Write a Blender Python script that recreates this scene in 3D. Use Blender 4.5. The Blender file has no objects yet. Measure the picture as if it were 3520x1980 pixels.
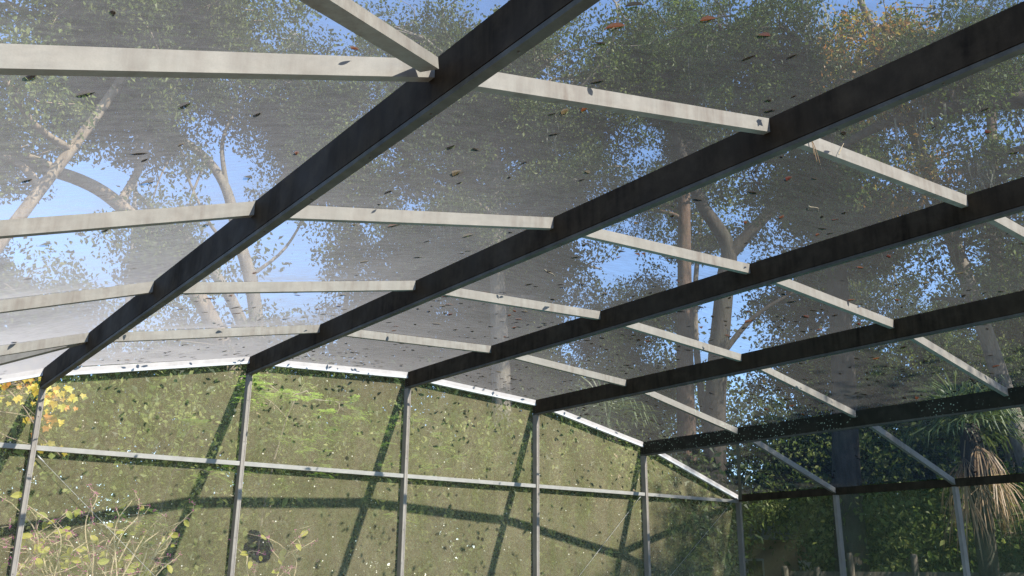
import bpy, math, random
import numpy as np
from mathutils import Vector, Matrix, Quaternion

# ------------------------------------------------------------------ camera, sky, sun, exposure
SC = bpy.context.scene
COL = SC.collection
R = math.radians
cam_d = bpy.data.cameras.new('camera'); cam = bpy.data.objects.new('camera', cam_d); COL.objects.link(cam)
CAM = Vector((-2.022, -10.981, 1.654))
YAW, PITCH, ROLL = R(36.846), R(17.264), R(0.410)
fw = Vector((math.sin(YAW)*math.cos(PITCH), math.cos(YAW)*math.cos(PITCH), math.sin(PITCH)))
rt = fw.cross(Vector((0, 0, 1))).normalized(); up = rt.cross(fw)
r2 = rt*math.cos(ROLL) + up*math.sin(ROLL); u2 = up*math.cos(ROLL) - rt*math.sin(ROLL)
cam.matrix_world = Matrix(((r2.x, u2.x, -fw.x, CAM.x), (r2.y, u2.y, -fw.y, CAM.y), (r2.z, u2.z, -fw.z, CAM.z), (0, 0, 0, 1)))
cam_d.sensor_width = 36.0; cam_d.lens = 36.0*3147.1/3520.0
cam_d.clip_start = 0.05; cam_d.clip_end = 2000
SC.camera = cam

SUN_EL, SUN_AZ = R(39.6), R(165.0)          # azimuth clockwise from +Y
world = bpy.data.worlds.new('World'); SC.world = world; world.use_nodes = True
wn = world.node_tree.nodes; wl = world.node_tree.links
sky = wn.new('ShaderNodeTexSky'); sky.sky_type = 'NISHITA'; sky.sun_disc = False
sky.sun_elevation = SUN_EL; sky.sun_rotation = SUN_AZ
sky.air_density = 0.9; sky.dust_density = 0.05; sky.ozone_density = 5.0
wl.new(sky.outputs[0], wn['Background'].inputs[0]); wn['Background'].inputs[1].default_value = 0.15

sun_d = bpy.data.lights.new('sun', 'SUN'); sun = bpy.data.objects.new('sun', sun_d); COL.objects.link(sun)
sun_d.energy = 4.6; sun_d.angle = R(0.5); sun_d.color = (1.0, 0.95, 0.86)
to_sun = Vector((math.sin(SUN_AZ)*math.cos(SUN_EL), math.cos(SUN_AZ)*math.cos(SUN_EL), math.sin(SUN_EL)))
sun.rotation_euler = to_sun.to_track_quat('Z', 'Y').to_euler(); sun.location = to_sun*60

SC.view_settings.view_transform = 'Standard'; SC.view_settings.look = 'None'
SC.view_settings.gamma = 1.0; SC.view_settings.use_curve_mapping = False
SC.view_settings.exposure = 1.5
SC.render.engine = 'CYCLES'
cy = SC.cycles
cy.max_bounces = 6; cy.diffuse_bounces = 2; cy.glossy_bounces = 2; cy.transmission_bounces = 4
cy.transparent_max_bounces = 10; cy.use_denoising = True; cy.caustics_reflective = False; cy.caustics_refractive = False
cy.sample_clamp_indirect = 6.0
try: cy.denoiser = 'OPENIMAGEDENOISE'
except Exception: pass

# ------------------------------------------------------------------ helpers
def mesh_np(name, V, F4=None, F3=None, smooth=False):
    """fast mesh from numpy vertex array and arrays of quads / triangles"""
    me = bpy.data.meshes.new(name)
    V = np.asarray(V, np.float32)
    parts = []; starts = []; tot = []
    n = 0
    for F, k in ((F4, 4), (F3, 3)):
        if F is None or len(F) == 0: continue
        F = np.asarray(F, np.int32); parts.append(F.ravel())
        starts.append(n + np.arange(len(F))*k); tot.append(np.full(len(F), k)); n += F.size
    loops = np.concatenate(parts); starts = np.concatenate(starts); tot = np.concatenate(tot)
    me.vertices.add(len(V)); me.vertices.foreach_set('co', V.ravel())
    me.loops.add(len(loops)); me.loops.foreach_set('vertex_index', loops.astype(np.int32))
    me.polygons.add(len(starts)); me.polygons.foreach_set('loop_start', starts.astype(np.int32))
    me.polygons.foreach_set('loop_total', tot.astype(np.int32))
    me.polygons.foreach_set('use_smooth', np.full(len(starts), smooth))
    me.update(calc_edges=True); me.validate()
    return me

class MB:
    """collects simple shapes into one mesh"""
    def __init__(s): s.v = []; s.f = []; s.sm = []
    def add(s, vs, fs, smooth=False):
        o = len(s.v); s.v += [tuple(p) for p in vs]; s.f += [tuple(i+o for i in f) for f in fs]; s.sm += [smooth]*len(fs)
    def box(s, a, b):
        x0, y0, z0 = a; x1, y1, z1 = b
        s.add([(x0,y0,z0),(x1,y0,z0),(x1,y1,z0),(x0,y1,z0),(x0,y0,z1),(x1,y0,z1),(x1,y1,z1),(x0,y1,z1)],
              [(0,3,2,1),(4,5,6,7),(0,1,5,4),(1,2,6,5),(2,3,7,6),(3,0,4,7)])
    def hexa(s, p):   # eight corners, bottom ring then top ring
        s.add(p, [(0,3,2,1),(4,5,6,7),(0,1,5,4),(1,2,6,5),(2,3,7,6),(3,0,4,7)])
    def extrude(s, prof, p0, p1, ax, ay):
        """profile [(a,b)] swept from p0 to p1, a along ax and b along ay"""
        p0, p1, ax, ay = Vector(p0), Vector(p1), Vector(ax), Vector(ay); n = len(prof)
        vs = [p0+ax*a+ay*b for a, b in prof] + [p1+ax*a+ay*b for a, b in prof]
        fs = [(i, (i+1) % n, n+(i+1) % n, n+i) for i in range(n)] + [tuple(range(n))[::-1], tuple(range(n, 2*n))]
        s.add(vs, fs)
    def tube(s, pts, rad, sides=8, cap=True):
        pts = [Vector(p) for p in pts]; n = len(pts)
        if not hasattr(rad, '__len__'): rad = [rad]*n
        t0 = (pts[1]-pts[0]).normalized(); a = t0.orthogonal().normalized(); vs = []
        for i, p in enumerate(pts):
            t = (pts[min(i+1, n-1)]-pts[max(i-1, 0)])
            t = t.normalized() if t.length > 1e-9 else t0
            a = (a - t*a.dot(t)); a = a.normalized() if a.length > 1e-6 else t.orthogonal().normalized()
            b = t.cross(a)
            for k in range(sides):
                an = 2*math.pi*k/sides; vs.append(p + (a*math.cos(an)+b*math.sin(an))*rad[i])
        fs = [(i*sides+k, i*sides+(k+1) % sides, (i+1)*sides+(k+1) % sides, (i+1)*sides+k) for i in range(n-1) for k in range(sides)]
        if cap: fs += [tuple(range(sides))[::-1], tuple(range((n-1)*sides, n*sides))]
        s.add(vs, fs, True)
    def disc(s, c, nrm, r, h, sides=8):
        c = Vector(c); nrm = Vector(nrm).normalized(); s.tube([c, c+nrm*h], r, sides)
    def mesh(s, name):
        me = bpy.data.meshes.new(name); me.from_pydata(s.v, [], s.f); me.update()
        me.polygons.foreach_set('use_smooth', s.sm); return me
    def build(s, name, mat, parent=None):
        return obj(name, s.mesh(name), mat, parent)

def obj(name, me, mat, parent=None, loc=None):
    o = bpy.data.objects.new(name, me); COL.objects.link(o)
    if mat is not None and len(me.materials) == 0: me.materials.append(mat)
    if parent is not None: o.parent = parent
    if loc is not None: o.location = loc
    return o
def empty(name, loc=(0, 0, 0)):
    o = bpy.data.objects.new(name, None); COL.objects.link(o); o.location = loc; o.empty_display_size = 0.2; return o
def tag(o, label=None, cat=None, group=None, kind=None):
    if label: o['label'] = label
    if cat: o['category'] = cat
    if group: o['group'] = group
    if kind: o['kind'] = kind
    return o
def copy_tree(o, parent=None):
    c = o.copy(); COL.objects.link(c); c.parent = parent
    for ch in list(o.children): copy_tree(ch, c)
    return c

# ------------------------------------------------------------------ materials
def nmat(name):
    m = bpy.data.materials.new(name); m.use_nodes = True
    nt = m.node_tree; nt.nodes.clear(); out = nt.nodes.new('ShaderNodeOutputMaterial')
    return m, nt, out
def N(nt, t, **kw):
    n = nt.nodes.new(t)
    for k, v in kw.items():
        if k in n.inputs.keys(): n.inputs[k].default_value = v
        else: setattr(n, k, v)
    return n
def pos(nt, scale=(1, 1, 1), obj_space=False):
    if obj_space:
        g = nt.nodes.new('ShaderNodeTexCoord'); src = g.outputs['Object']
    else:
        g = nt.nodes.new('ShaderNodeNewGeometry'); src = g.outputs['Position']
    m = nt.nodes.new('ShaderNodeMapping'); m.inputs['Scale'].default_value = scale
    nt.links.new(src, m.inputs['Vector']); return m.outputs[0]
def noise(nt, vec, scale, detail=4, rough=.55, dist=0.0):
    n = nt.nodes.new('ShaderNodeTexNoise'); n.inputs['Scale'].default_value = scale
    n.inputs['Detail'].default_value = detail; n.inputs['Roughness'].default_value = rough; n.inputs['Distortion'].default_value = dist
    nt.links.new(vec, n.inputs['Vector']); return n.outputs['Fac']
def ramp(nt, fac, stops):
    r = nt.nodes.new('ShaderNodeValToRGB'); e = r.color_ramp.elements
    while len(e) < len(stops): e.new(0.5)
    for i, (p, c) in enumerate(stops):
        e[i].position = p; e[i].color = (c, c, c, 1) if not hasattr(c, '__len__') else (*c, 1)
    nt.links.new(fac, r.inputs[0]); return r.outputs[0]
def mixc(nt, fac, a, b, mode='MIX'):
    m = nt.nodes.new('ShaderNodeMix'); m.data_type = 'RGBA'; m.blend_type = mode
    for s, v in ((m.inputs[0], fac), (m.inputs[6], a), (m.inputs[7], b)):
        if hasattr(v, 'links'): nt.links.new(v, s)
        elif hasattr(v, '__len__'): s.default_value = (*v, 1) if len(v) == 3 else v
        else: s.default_value = v
    return m.outputs[2]
def math_(nt, op, a, b=None, c=None, clamp=False):
    m = nt.nodes.new('ShaderNodeMath'); m.operation = op; m.use_clamp = clamp
    for i, v in enumerate((a, b, c)):
        if v is None: continue
        if hasattr(v, 'links'): nt.links.new(v, m.inputs[i])
        else: m.inputs[i].default_value = v
    return m.outputs[0]

def paint_mat(name, col, stain, stain_amt=.6, rough=.55, lichen=False, metallic=0.0, spec=.3):
    """weathered powder-coated aluminium: run-off streaks, chalking, grime"""
    m, nt, out = nmat(name)
    streak = noise(nt, pos(nt, (1, 1, .12)), 16, 5, .62)
    blot = noise(nt, pos(nt), 1.7, 4, .6)
    fine = noise(nt, pos(nt), 160, 2, .6)
    s = math_(nt, 'MULTIPLY', ramp(nt, streak, [(.38, 0), (.70, 1)]), ramp(nt, blot, [(.35, .15), (.68, 1)]))
    c = mixc(nt, math_(nt, 'MULTIPLY', s, stain_amt), col, stain)
    chalk = tuple(min(1, x*(1.32 if max(col) > .1 else 2.0)+.003) for x in col)
    c = mixc(nt, ramp(nt, noise(nt, pos(nt), 5.5, 5, .65), [(.45, 0), (.75, .55)]), c, chalk)
    c = mixc(nt, ramp(nt, fine, [(.3, .18), (.6, 0)]), c, tuple(x*.55 for x in col))
    if lichen:
        v = nt.nodes.new('ShaderNodeTexVoronoi'); v.inputs['Scale'].default_value = 26; v.inputs['Randomness'].default_value = 1
        nt.links.new(pos(nt), v.inputs['Vector'])
        spots = math_(nt, 'MULTIPLY', ramp(nt, v.outputs['Distance'], [(.16, 1), (.25, 0)]), ramp(nt, noise(nt, pos(nt), 2.3, 3), [(.47, 0), (.6, 1)]))
        c = mixc(nt, spots, c, (.33, .40, .31))
    b = N(nt, 'ShaderNodeBsdfPrincipled', Roughness=rough, Metallic=metallic)
    b.inputs['Specular IOR Level'].default_value = spec
    nt.links.new(c, b.inputs['Base Color'])
    nt.links.new(ramp(nt, blot, [(.3, rough-.1), (.7, min(1, rough+.2))]), b.inputs['Roughness'])
    bp = N(nt, 'ShaderNodeBump', Strength=.08, Distance=.002); nt.links.new(fine, bp.inputs['Height']); nt.links.new(bp.outputs[0], b.inputs['Normal'])
    nt.links.new(b.outputs[0], out.inputs[0]); return m

def screen_mat(name, depth, front, back, algae=None, sun_flecks=0.0, along=(1, 1, 1), patch=None, patch_col=None, cross=None):
    """insect screen: woven threads leave gaps, so the share that is covered grows with the slant, as through any thin woven layer"""
    m, nt, out = nmat(name)
    lw = N(nt, 'ShaderNodeLayerWeight', Blend=.5)
    cos = math_(nt, 'MAXIMUM', math_(nt, 'SUBTRACT', 1.0, lw.outputs['Facing']), .04)
    weave = noise(nt, pos(nt, along), 30, 4, .7)
    big = noise(nt, pos(nt), 1.1, 4, .6)
    k = math_(nt, 'MULTIPLY', depth, math_(nt, 'ADD', .58, math_(nt, 'ADD', math_(nt, 'MULTIPLY', ramp(nt, weave, [(.3, 0), (.7, 1)]), .42), math_(nt, 'MULTIPLY', big, .4))))
    sp = None
    if sun_flecks > 0:   # bright dots of sunlight through the mesh, painted into colour and cover
        v = nt.nodes.new('ShaderNodeTexVoronoi'); v.inputs['Scale'].default_value = 10
        nt.links.new(pos(nt), v.inputs['Vector'])
        sp = math_(nt, 'MULTIPLY', ramp(nt, v.outputs['Distance'], [(.06, 1), (.11, 0)]), ramp(nt, noise(nt, pos(nt), 21, 2), [(.47, 0), (.56, 1)]))
        sp = math_(nt, 'MULTIPLY', sp, sun_flecks)
    # square weave of threads k wide on a pitch of one: open share (1-k) along one way, (1-k/cos) along the slant
    gap = math_(nt, 'MULTIPLY', math_(nt, 'SUBTRACT', 1.0, k), math_(nt, 'SUBTRACT', 1.0, math_(nt, 'MINIMUM', math_(nt, 'DIVIDE', k, cos), .97)))
    cov = math_(nt, 'SUBTRACT', 1.0, gap, clamp=True)
    if sp is not None: cov = math_(nt, 'MAXIMUM', cov, sp)
    grime = ramp(nt, noise(nt, pos(nt, (1, 1, .45)), 2.6, 5, .65), [(.3, .0), (.72, 1)])
    cf = mixc(nt, grime, front, tuple(x*.66 for x in front))
    if algae is not None:
        cf = mixc(nt, ramp(nt, noise(nt, pos(nt, (1, 1, .35)), 4.2, 6, .7), [(.42, 0), (.7, .8)]), cf, algae)
        # little round marks where wet leaves have clung
        v2 = nt.nodes.new('ShaderNodeTexVoronoi'); v2.inputs['Scale'].default_value = 4.5
        nt.links.new(pos(nt), v2.inputs['Vector'])
        marks = math_(nt, 'MULTIPLY', ramp(nt, v2.outputs['Distance'], [(.10, 1), (.16, 0)]), ramp(nt, noise(nt, pos(nt), 3.1, 2), [(.5, 0), (.58, .8)]))
        cf = mixc(nt, marks, cf, (.05, .052, .05))
    cb = back
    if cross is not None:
        # the weave is two families of round threads: their lit and unlit flanks are painted in,
        # as back and cross colours mixed by view direction
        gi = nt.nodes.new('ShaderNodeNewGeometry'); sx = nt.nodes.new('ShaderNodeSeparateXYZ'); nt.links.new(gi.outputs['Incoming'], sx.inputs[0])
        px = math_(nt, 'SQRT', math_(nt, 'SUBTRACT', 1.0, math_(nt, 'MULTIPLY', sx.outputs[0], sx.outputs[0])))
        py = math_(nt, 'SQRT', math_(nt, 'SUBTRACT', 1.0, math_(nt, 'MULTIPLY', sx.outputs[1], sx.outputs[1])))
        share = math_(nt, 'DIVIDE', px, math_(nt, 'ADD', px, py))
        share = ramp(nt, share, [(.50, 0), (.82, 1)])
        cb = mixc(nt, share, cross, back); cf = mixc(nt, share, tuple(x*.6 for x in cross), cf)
    if patch:
        tot = None
        for c, r in patch:
            d = nt.nodes.new('ShaderNodeVectorMath'); d.operation = 'DISTANCE'; nt.links.new(pos(nt), d.inputs[0]); d.inputs[1].default_value = c
            s = math_(nt, 'LESS_THAN', math_(nt, 'ADD', d.outputs['Value'], math_(nt, 'MULTIPLY', noise(nt, pos(nt), 11, 5), .10)), r+.03)
            tot = s if tot is None else math_(nt, 'MAXIMUM', tot, s)
        cf = mixc(nt, tot, cf, patch_col)
    if sp is not None: cf = mixc(nt, sp, cf, (.75, .73, .62))
    df = N(nt, 'ShaderNodeBsdfDiffuse'); nt.links.new(cf, df.inputs['Color'])
    tl = N(nt, 'ShaderNodeBsdfTranslucent')
    if hasattr(cb, 'links'): nt.links.new(cb, tl.inputs['Color'])
    else: tl.inputs['Color'].default_value = (*cb, 1)
    ad = N(nt, 'ShaderNodeAddShader'); nt.links.new(df.outputs[0], ad.inputs[0]); nt.links.new(tl.outputs[0], ad.inputs[1])
    tr = N(nt, 'ShaderNodeBsdfTransparent')
    mx = N(nt, 'ShaderNodeMixShader'); nt.links.new(cov, mx.inputs[0]); nt.links.new(tr.outputs[0], mx.inputs[1]); nt.links.new(ad.outputs[0], mx.inputs[2])
    nt.links.new(mx.outputs[0], out.inputs[0]); return m

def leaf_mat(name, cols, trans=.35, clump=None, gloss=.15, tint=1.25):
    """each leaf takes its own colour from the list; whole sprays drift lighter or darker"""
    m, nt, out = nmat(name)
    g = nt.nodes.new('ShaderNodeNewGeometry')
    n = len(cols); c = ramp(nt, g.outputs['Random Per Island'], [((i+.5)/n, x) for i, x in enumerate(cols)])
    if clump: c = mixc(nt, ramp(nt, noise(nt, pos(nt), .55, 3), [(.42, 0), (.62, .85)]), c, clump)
    b = N(nt, 'ShaderNodeBsdfPrincipled', Roughness=.45); b.inputs['Specular IOR Level'].default_value = gloss
    nt.links.new(c, b.inputs['Base Color'])
    t = N(nt, 'ShaderNodeBsdfTranslucent'); nt.links.new(mixc(nt, 1.0, c, (tint, tint*1.02, tint*.7), 'MULTIPLY'), t.inputs['Color'])
    mx = N(nt, 'ShaderNodeMixShader', Fac=trans); nt.links.new(b.outputs[0], mx.inputs[1]); nt.links.new(t.outputs[0], mx.inputs[2])
    nt.links.new(mx.outputs[0], out.inputs[0]); return m

def bark_mat(name, c1, c2, scale=9, zs=.25):
    m, nt, out = nmat(name)
    f = noise(nt, pos(nt, (1, 1, zs)), scale, 6, .68, .4); f2 = noise(nt, pos(nt), 1.3, 3)
    c = mixc(nt, ramp(nt, f, [(.35, 0), (.66, 1)]), c1, c2)
    c = mixc(nt, ramp(nt, f2, [(.5, 0), (.75, .5)]), c, tuple((a*.6+b) for a, b in zip(c2, (.03, .04, .02))))
    b = N(nt, 'ShaderNodeBsdfPrincipled', Roughness=.9); b.inputs['Specular IOR Level'].default_value = .1
    nt.links.new(c, b.inputs['Base Color'])
    bp = N(nt, 'ShaderNodeBump', Strength=.8, Distance=.03); nt.links.new(f, bp.inputs['Height']); nt.links.new(bp.outputs[0], b.inputs['Normal'])
    nt.links.new(b.outputs[0], out.inputs[0]); return m

def plain_mat(name, c1, c2, scale=6, rough=.8, spec=.2, bump=.3, detail=5):
    m, nt, out = nmat(name)
    f = noise(nt, pos(nt), scale, detail, .6)
    b = N(nt, 'ShaderNodeBsdfPrincipled', Roughness=rough); b.inputs['Specular IOR Level'].default_value = spec
    nt.links.new(mixc(nt, ramp(nt, f, [(.35, 0), (.65, 1)]), c1, c2), b.inputs['Base Color'])
    if bump:
        bp = N(nt, 'ShaderNodeBump', Strength=bump, Distance=.02); nt.links.new(f, bp.inputs['Height']); nt.links.new(bp.outputs[0], b.inputs['Normal'])
    nt.links.new(b.outputs[0], out.inputs[0]); return m

M = {}
M['beam'] = paint_mat('bronze_beam_paint_shaded', (.036, .0265, .0165), (.007, .005, .0035), 1.0, .7, spec=.08)  # darkened well below the ribs to carry the shade on unlit sides
M['beam_lichen'] = paint_mat('bronze_beam_paint_lichen_shaded', (.025, .023, .0165), (.009, .008, .0065), .7, .7, lichen=True, spec=.10)  # same dark tone, shade of the unlit side in the base colour
M['flange'] = paint_mat('bronze_flange_paint_bounce_lit', (.075, .073, .062), (.04, .034, .028), .6, .6, spec=.15)  # lighter than the beam: bounce light from the deck put into the colour
M['rib'] = paint_mat('chalky_rib_paint', (.226, .216, .190), (.130, .104, .086), .9, .6, spec=.15)
M['rib_lichen'] = paint_mat('chalky_rib_paint_lichen', (.215, .202, .178), (.11, .092, .078), .6, .6, lichen=True)
M['post'] = paint_mat('bronze_post_paint', (.22, .20, .175), (.11, .09, .075), .6, .45)
M['rail'] = paint_mat('bronze_rail_paint', (.26, .255, .235), (.14, .13, .11), .5, .5)
M['eave_upper'] = paint_mat('eave_upper_paint', (.36, .345, .335), (.24, .22, .21), .4, .6)
M['eave_lower'] = paint_mat('eave_white_strip', (.46, .475, .49), (.34, .34, .33), .25, .35)
M['screw'] = plain_mat('dull_screw_steel', (.05, .05, .05), (.10, .09, .08), 60, .5, .4, 0)
M['cable'] = plain_mat('steel_cable', (.32, .32, .31), (.42, .42, .4), 80, .35, .6, 0)
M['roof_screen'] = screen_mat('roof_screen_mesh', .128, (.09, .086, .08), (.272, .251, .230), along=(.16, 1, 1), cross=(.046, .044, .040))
M['wall_screen'] = screen_mat('wall_screen_mesh', .155, (.40, .355, .22), (.06, .06, .033), algae=(.25, .26, .115), sun_flecks=.9)
M['wall_screen_patch'] = screen_mat('wall_screen_mesh_patched', .155, (.40, .355, .22), (.06, .06, .033), algae=(.25, .26, .115), sun_flecks=.9,
                                    patch=[((2.51, .09, 1.885), .16), ((2.39, .09, 2.055), .10), ((2.36, .09, 1.90), .11)], patch_col=(.085, .085, .08))
M['side_screen'] = screen_mat('side_screen_mesh', .20, (.10, .11, .065), (.07, .08, .045), sun_flecks=.6)
M['deck'] = plain_mat('pool_deck_concrete', (.17, .158, .138), (.24, .225, .20), 3, .85, .2, .2)
M['forest_floor'] = plain_mat('forest_floor_litter', (.10, .075, .045), (.17, .13, .085), 2.2, .95, .1, .6, 8)
M['pool_tile'] = plain_mat('pool_plaster', (.28, .5, .52), (.36, .58, .6), 2, .6, .3, .1)
m, nt, out = nmat('pool_water')
b = N(nt, 'ShaderNodeBsdfPrincipled', Roughness=.03, IOR=1.33); b.inputs['Base Color'].default_value = (.05, .28, .30, 1)
bp = N(nt, 'ShaderNodeBump', Strength=.25, Distance=.05); nt.links.new(noise(nt, pos(nt), 2.2, 3), bp.inputs['Height']); nt.links.new(bp.outputs[0], b.inputs['Normal'])
nt.links.new(b.outputs[0], out.inputs[0]); M['water'] = m
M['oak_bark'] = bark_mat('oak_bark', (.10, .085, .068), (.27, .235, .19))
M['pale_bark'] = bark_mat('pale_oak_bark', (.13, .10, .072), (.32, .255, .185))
M['dark_bark'] = bark_mat('shaded_oak_bark', (.025, .022, .018), (.07, .06, .048))  # bark darkened to hold the canopy shade on these trunks
M['pine_bark'] = bark_mat('pine_bark', (.05, .034, .026), (.17, .115, .085), 6, .3)
M['twig'] = bark_mat('pale_twig_bark', (.44, .35, .22), (.64, .53, .36), 30, 1)
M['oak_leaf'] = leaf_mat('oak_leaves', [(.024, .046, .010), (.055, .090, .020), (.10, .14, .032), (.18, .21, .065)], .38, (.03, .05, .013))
M['dark_leaf'] = leaf_mat('shade_leaves', [(.018, .040, .009), (.042, .082, .016), (.085, .130, .026), (.15, .185, .045)], .40, (.026, .048, .011))  # darker leaf copy, shade put into the colour
M['light_leaf'] = leaf_mat('sunny_leaves', [(.05, .085, .018), (.10, .14, .032), (.16, .20, .055), (.24, .26, .09)], .45, (.07, .10, .026))  # brighter leaf copy, sunlight put into the colour
M['under_leaf'] = leaf_mat('shaded_undergrowth_leaves', [(.008, .018, .006), (.016, .034, .009), (.028, .052, .014), (.055, .085, .022)], .3, (.010, .020, .007))  # darkest leaf copy, shade behind the wall put into the colour
M['yellow_leaf'] = leaf_mat('autumn_yellow_leaves', [(.50, .38, .04), (.62, .50, .06), (.40, .40, .06), (.52, .22, .04)], .5, None, .35, 1.1)
M['orange_leaf'] = leaf_mat('autumn_orange_leaves', [(.34, .15, .04), (.42, .25, .06), (.34, .30, .07), (.14, .17, .04), (.09, .13, .03)], .5, None, .35, 1.1)
M['berry_leaf'] = leaf_mat('beautyberry_leaves', [(.50, .52, .07), (.60, .55, .09), (.40, .46, .08)], .5, None, .3, 1.1)
M['fern_leaf'] = leaf_mat('feathery_leaves', [(.17, .30, .05), (.25, .40, .075), (.33, .45, .10)], .5, None, .3, 1.2)
M['palm_leaf'] = leaf_mat('palm_fronds', [(.05, .085, .025), (.09, .13, .04), (.14, .17, .06)], .3, None, .5)
M['dead_palm'] = leaf_mat('dead_palm_fronds', [(.27, .18, .10), (.38, .27, .16), (.18, .115, .06)], .3, None, .25, 1.0)
M['berries'] = plain_mat('magenta_berries', (.36, .04, .20), (.52, .09, .34), 40, .4, .5, 0)
M['moss'] = leaf_mat('hanging_moss', [(.13, .14, .105), (.20, .205, .16), (.26, .255, .20)], .35, None, .1, 1.0)
FALLEN = {'dark brown': (.030, .018, .012), 'rust orange': (.26, .065, .018), 'tan': (.22, .145, .08), 'reddish': (.17, .035, .024)}
for k, c in FALLEN.items():
    M['fallen '+k] = leaf_mat('fallen_leaf_'+k.replace(' ', '_'), [tuple(x*.7 for x in c), c, tuple(min(1, x*1.25) for x in c)], .28, None, .2, 1.0)
M['fence_wood'] = bark_mat('grey_fence_wood', (.075, .062, .048), (.15, .13, .10), 14, .15)
M['house_wall'] = plain_mat('salmon_stucco', (.50, .31, .235), (.56, .36, .28), 8, .9, .1, .2)
M['house_roof'] = plain_mat('grey_shingle', (.10, .10, .10), (.16, .155, .15), 14, .9, .1, .3)
M['white_trim'] = plain_mat('white_trim_paint', (.72, .72, .70), (.8, .8, .78), 10, .6, .3, 0)
m, nt, out = nmat('window_glass')
b = N(nt, 'ShaderNodeBsdfPrincipled', Roughness=.05, IOR=1.5); b.inputs['Base Color'].default_value = (.03, .035, .04, 1); nt.links.new(b.outputs[0], out.inputs[0]); M['glass'] = m

# ------------------------------------------------------------------ the setting
g = MB(); g.add([(-220, -220, -.02), (240, -220, -.02), (240, 260, -.02), (-220, 260, -.02)], [(0, 1, 2, 3)])
tag(g.build('ground', M['forest_floor']), kind='structure')
PX0, PX1, PY0, PY1 = 1.2, 9.2, -8.2, -2.2
g = MB()
for a, b_ in (((-2.7, -16, -.1), (PX0, .25, .02)), ((PX1, -16, -.1), (11.6, .25, .02)), ((PX0, -16, -.1), (PX1, PY0, .02)), ((PX0, PY1, -.1), (PX1, .25, .02))): g.box(a, b_)
tag(g.build('pool_deck', M['deck']), kind='structure')
g = MB(); g.box((PX0-.2, PY0-.2, -1.6), (PX1+.2, PY1+.2, -1.5))
for a, b_ in (((PX0-.2, PY0-.2, -1.5), (PX0, PY1+.2, -.1)), ((PX1, PY0-.2, -1.5), (PX1+.2, PY1+.2, -.1)), ((PX0, PY0-.2, -1.5), (PX1, PY0, -.1)), ((PX0, PY1, -1.5), (PX1, PY1+.2, -.1))): g.box(a, b_)
tag(g.build('pool_basin', M['pool_tile']), kind='structure')
g = MB(); g.add([(PX0, PY0, -.14), (PX1, PY0, -.14), (PX1, PY1, -.14), (PX0, PY1, -.14)], [(0, 1, 2, 3)])
tag(g.build('pool_water', M['water']), kind='structure')
# the forest floor opens where the pool is: keep the terrain sheet below the basin there by cutting it into a frame
gr = bpy.data.objects['ground']; me = bpy.data.meshes.new('ground')
xs = [-220, PX0-.2, PX1+.2, 240]; ys = [-220, PY0-.2, PY1+.2, 260]
vv = [(x, y, -.02) for y in ys for x in xs]; ff = [(j*4+i, j*4+i+1, (j+1)*4+i+1, (j+1)*4+i) for j in range(3) for i in range(3) if not (i == 1 and j == 1)]
me.from_pydata(vv, [], ff); me.materials.append(M['forest_floor']); gr.data = me

# ------------------------------------------------------------------ screen enclosure
XN = {-1: -2.505, 0: -.209, 1: 2.098, 2: 4.393, 3: 6.683, 4: 8.974, 5: 11.316}
ZN = {-1: 3.011, 0: 3.764, 1: 4.224, 2: 4.334, 3: 4.200, 4: 3.755, 5: 3.011}
ROW, ROWS, BT, BD, RD = 2.0, 5, .05, .23, .09
YEND = -ROW*ROWS
ZR = 2.925
enc = empty('screen_enclosure', (4.4, -5, 0))
tag(enc, 'bronze aluminium pool enclosure with arched ribs, deep roof beams and insect screen', 'screen enclosure')
off = Matrix.Translation((-4.4, 5, 0))
def part(name, mb_or_me, mat, parent=None):
    me = mb_or_me.mesh(name) if isinstance(mb_or_me, MB) else mb_or_me
    if parent is None: me.transform(off)
    else: me.transform(off)
    return obj(name, me, mat, parent or enc)
rng = random.Random(4)
# roof beams: deep hollow section with a shadow groove above the bottom flange, screws along the underside
screw_me = None
def screw(parent, p, nrm, r=.0065, h=.004):
    s = MB(); s.disc(p, nrm, r, h, 6); return part('screw', s, M['screw'], parent)
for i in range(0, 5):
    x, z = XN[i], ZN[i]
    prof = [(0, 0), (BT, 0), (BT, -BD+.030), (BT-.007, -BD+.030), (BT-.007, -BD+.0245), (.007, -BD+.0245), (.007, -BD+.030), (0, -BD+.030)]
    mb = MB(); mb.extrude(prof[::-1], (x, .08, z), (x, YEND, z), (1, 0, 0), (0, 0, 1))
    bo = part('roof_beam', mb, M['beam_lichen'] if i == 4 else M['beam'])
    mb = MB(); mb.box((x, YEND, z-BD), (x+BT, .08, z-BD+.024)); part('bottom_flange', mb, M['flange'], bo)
    y = -.25
    while y > YEND+.1:
        screw(bo, (x+BT*.52+rng.uniform(-.006, .006), y, z-BD), (0, 0, -1)); y -= .60+rng.uniform(-.06, .06)
    for dy in (.0, .05):      # the screws that pin the beam to its post
        for dz in (.12, .15, .18): screw(bo, (x, dy+rng.uniform(-.006, .006), z-dz), (-1, 0, 0), .005, .003)
for i in (-1, 5):             # eave beams over the two side walls
    x, z = XN[i], ZN[i]; mb = MB(); mb.box((x, YEND, z-.115), (x+BT, .08, z))
    part('eave_beam', mb, M['beam'])
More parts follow.
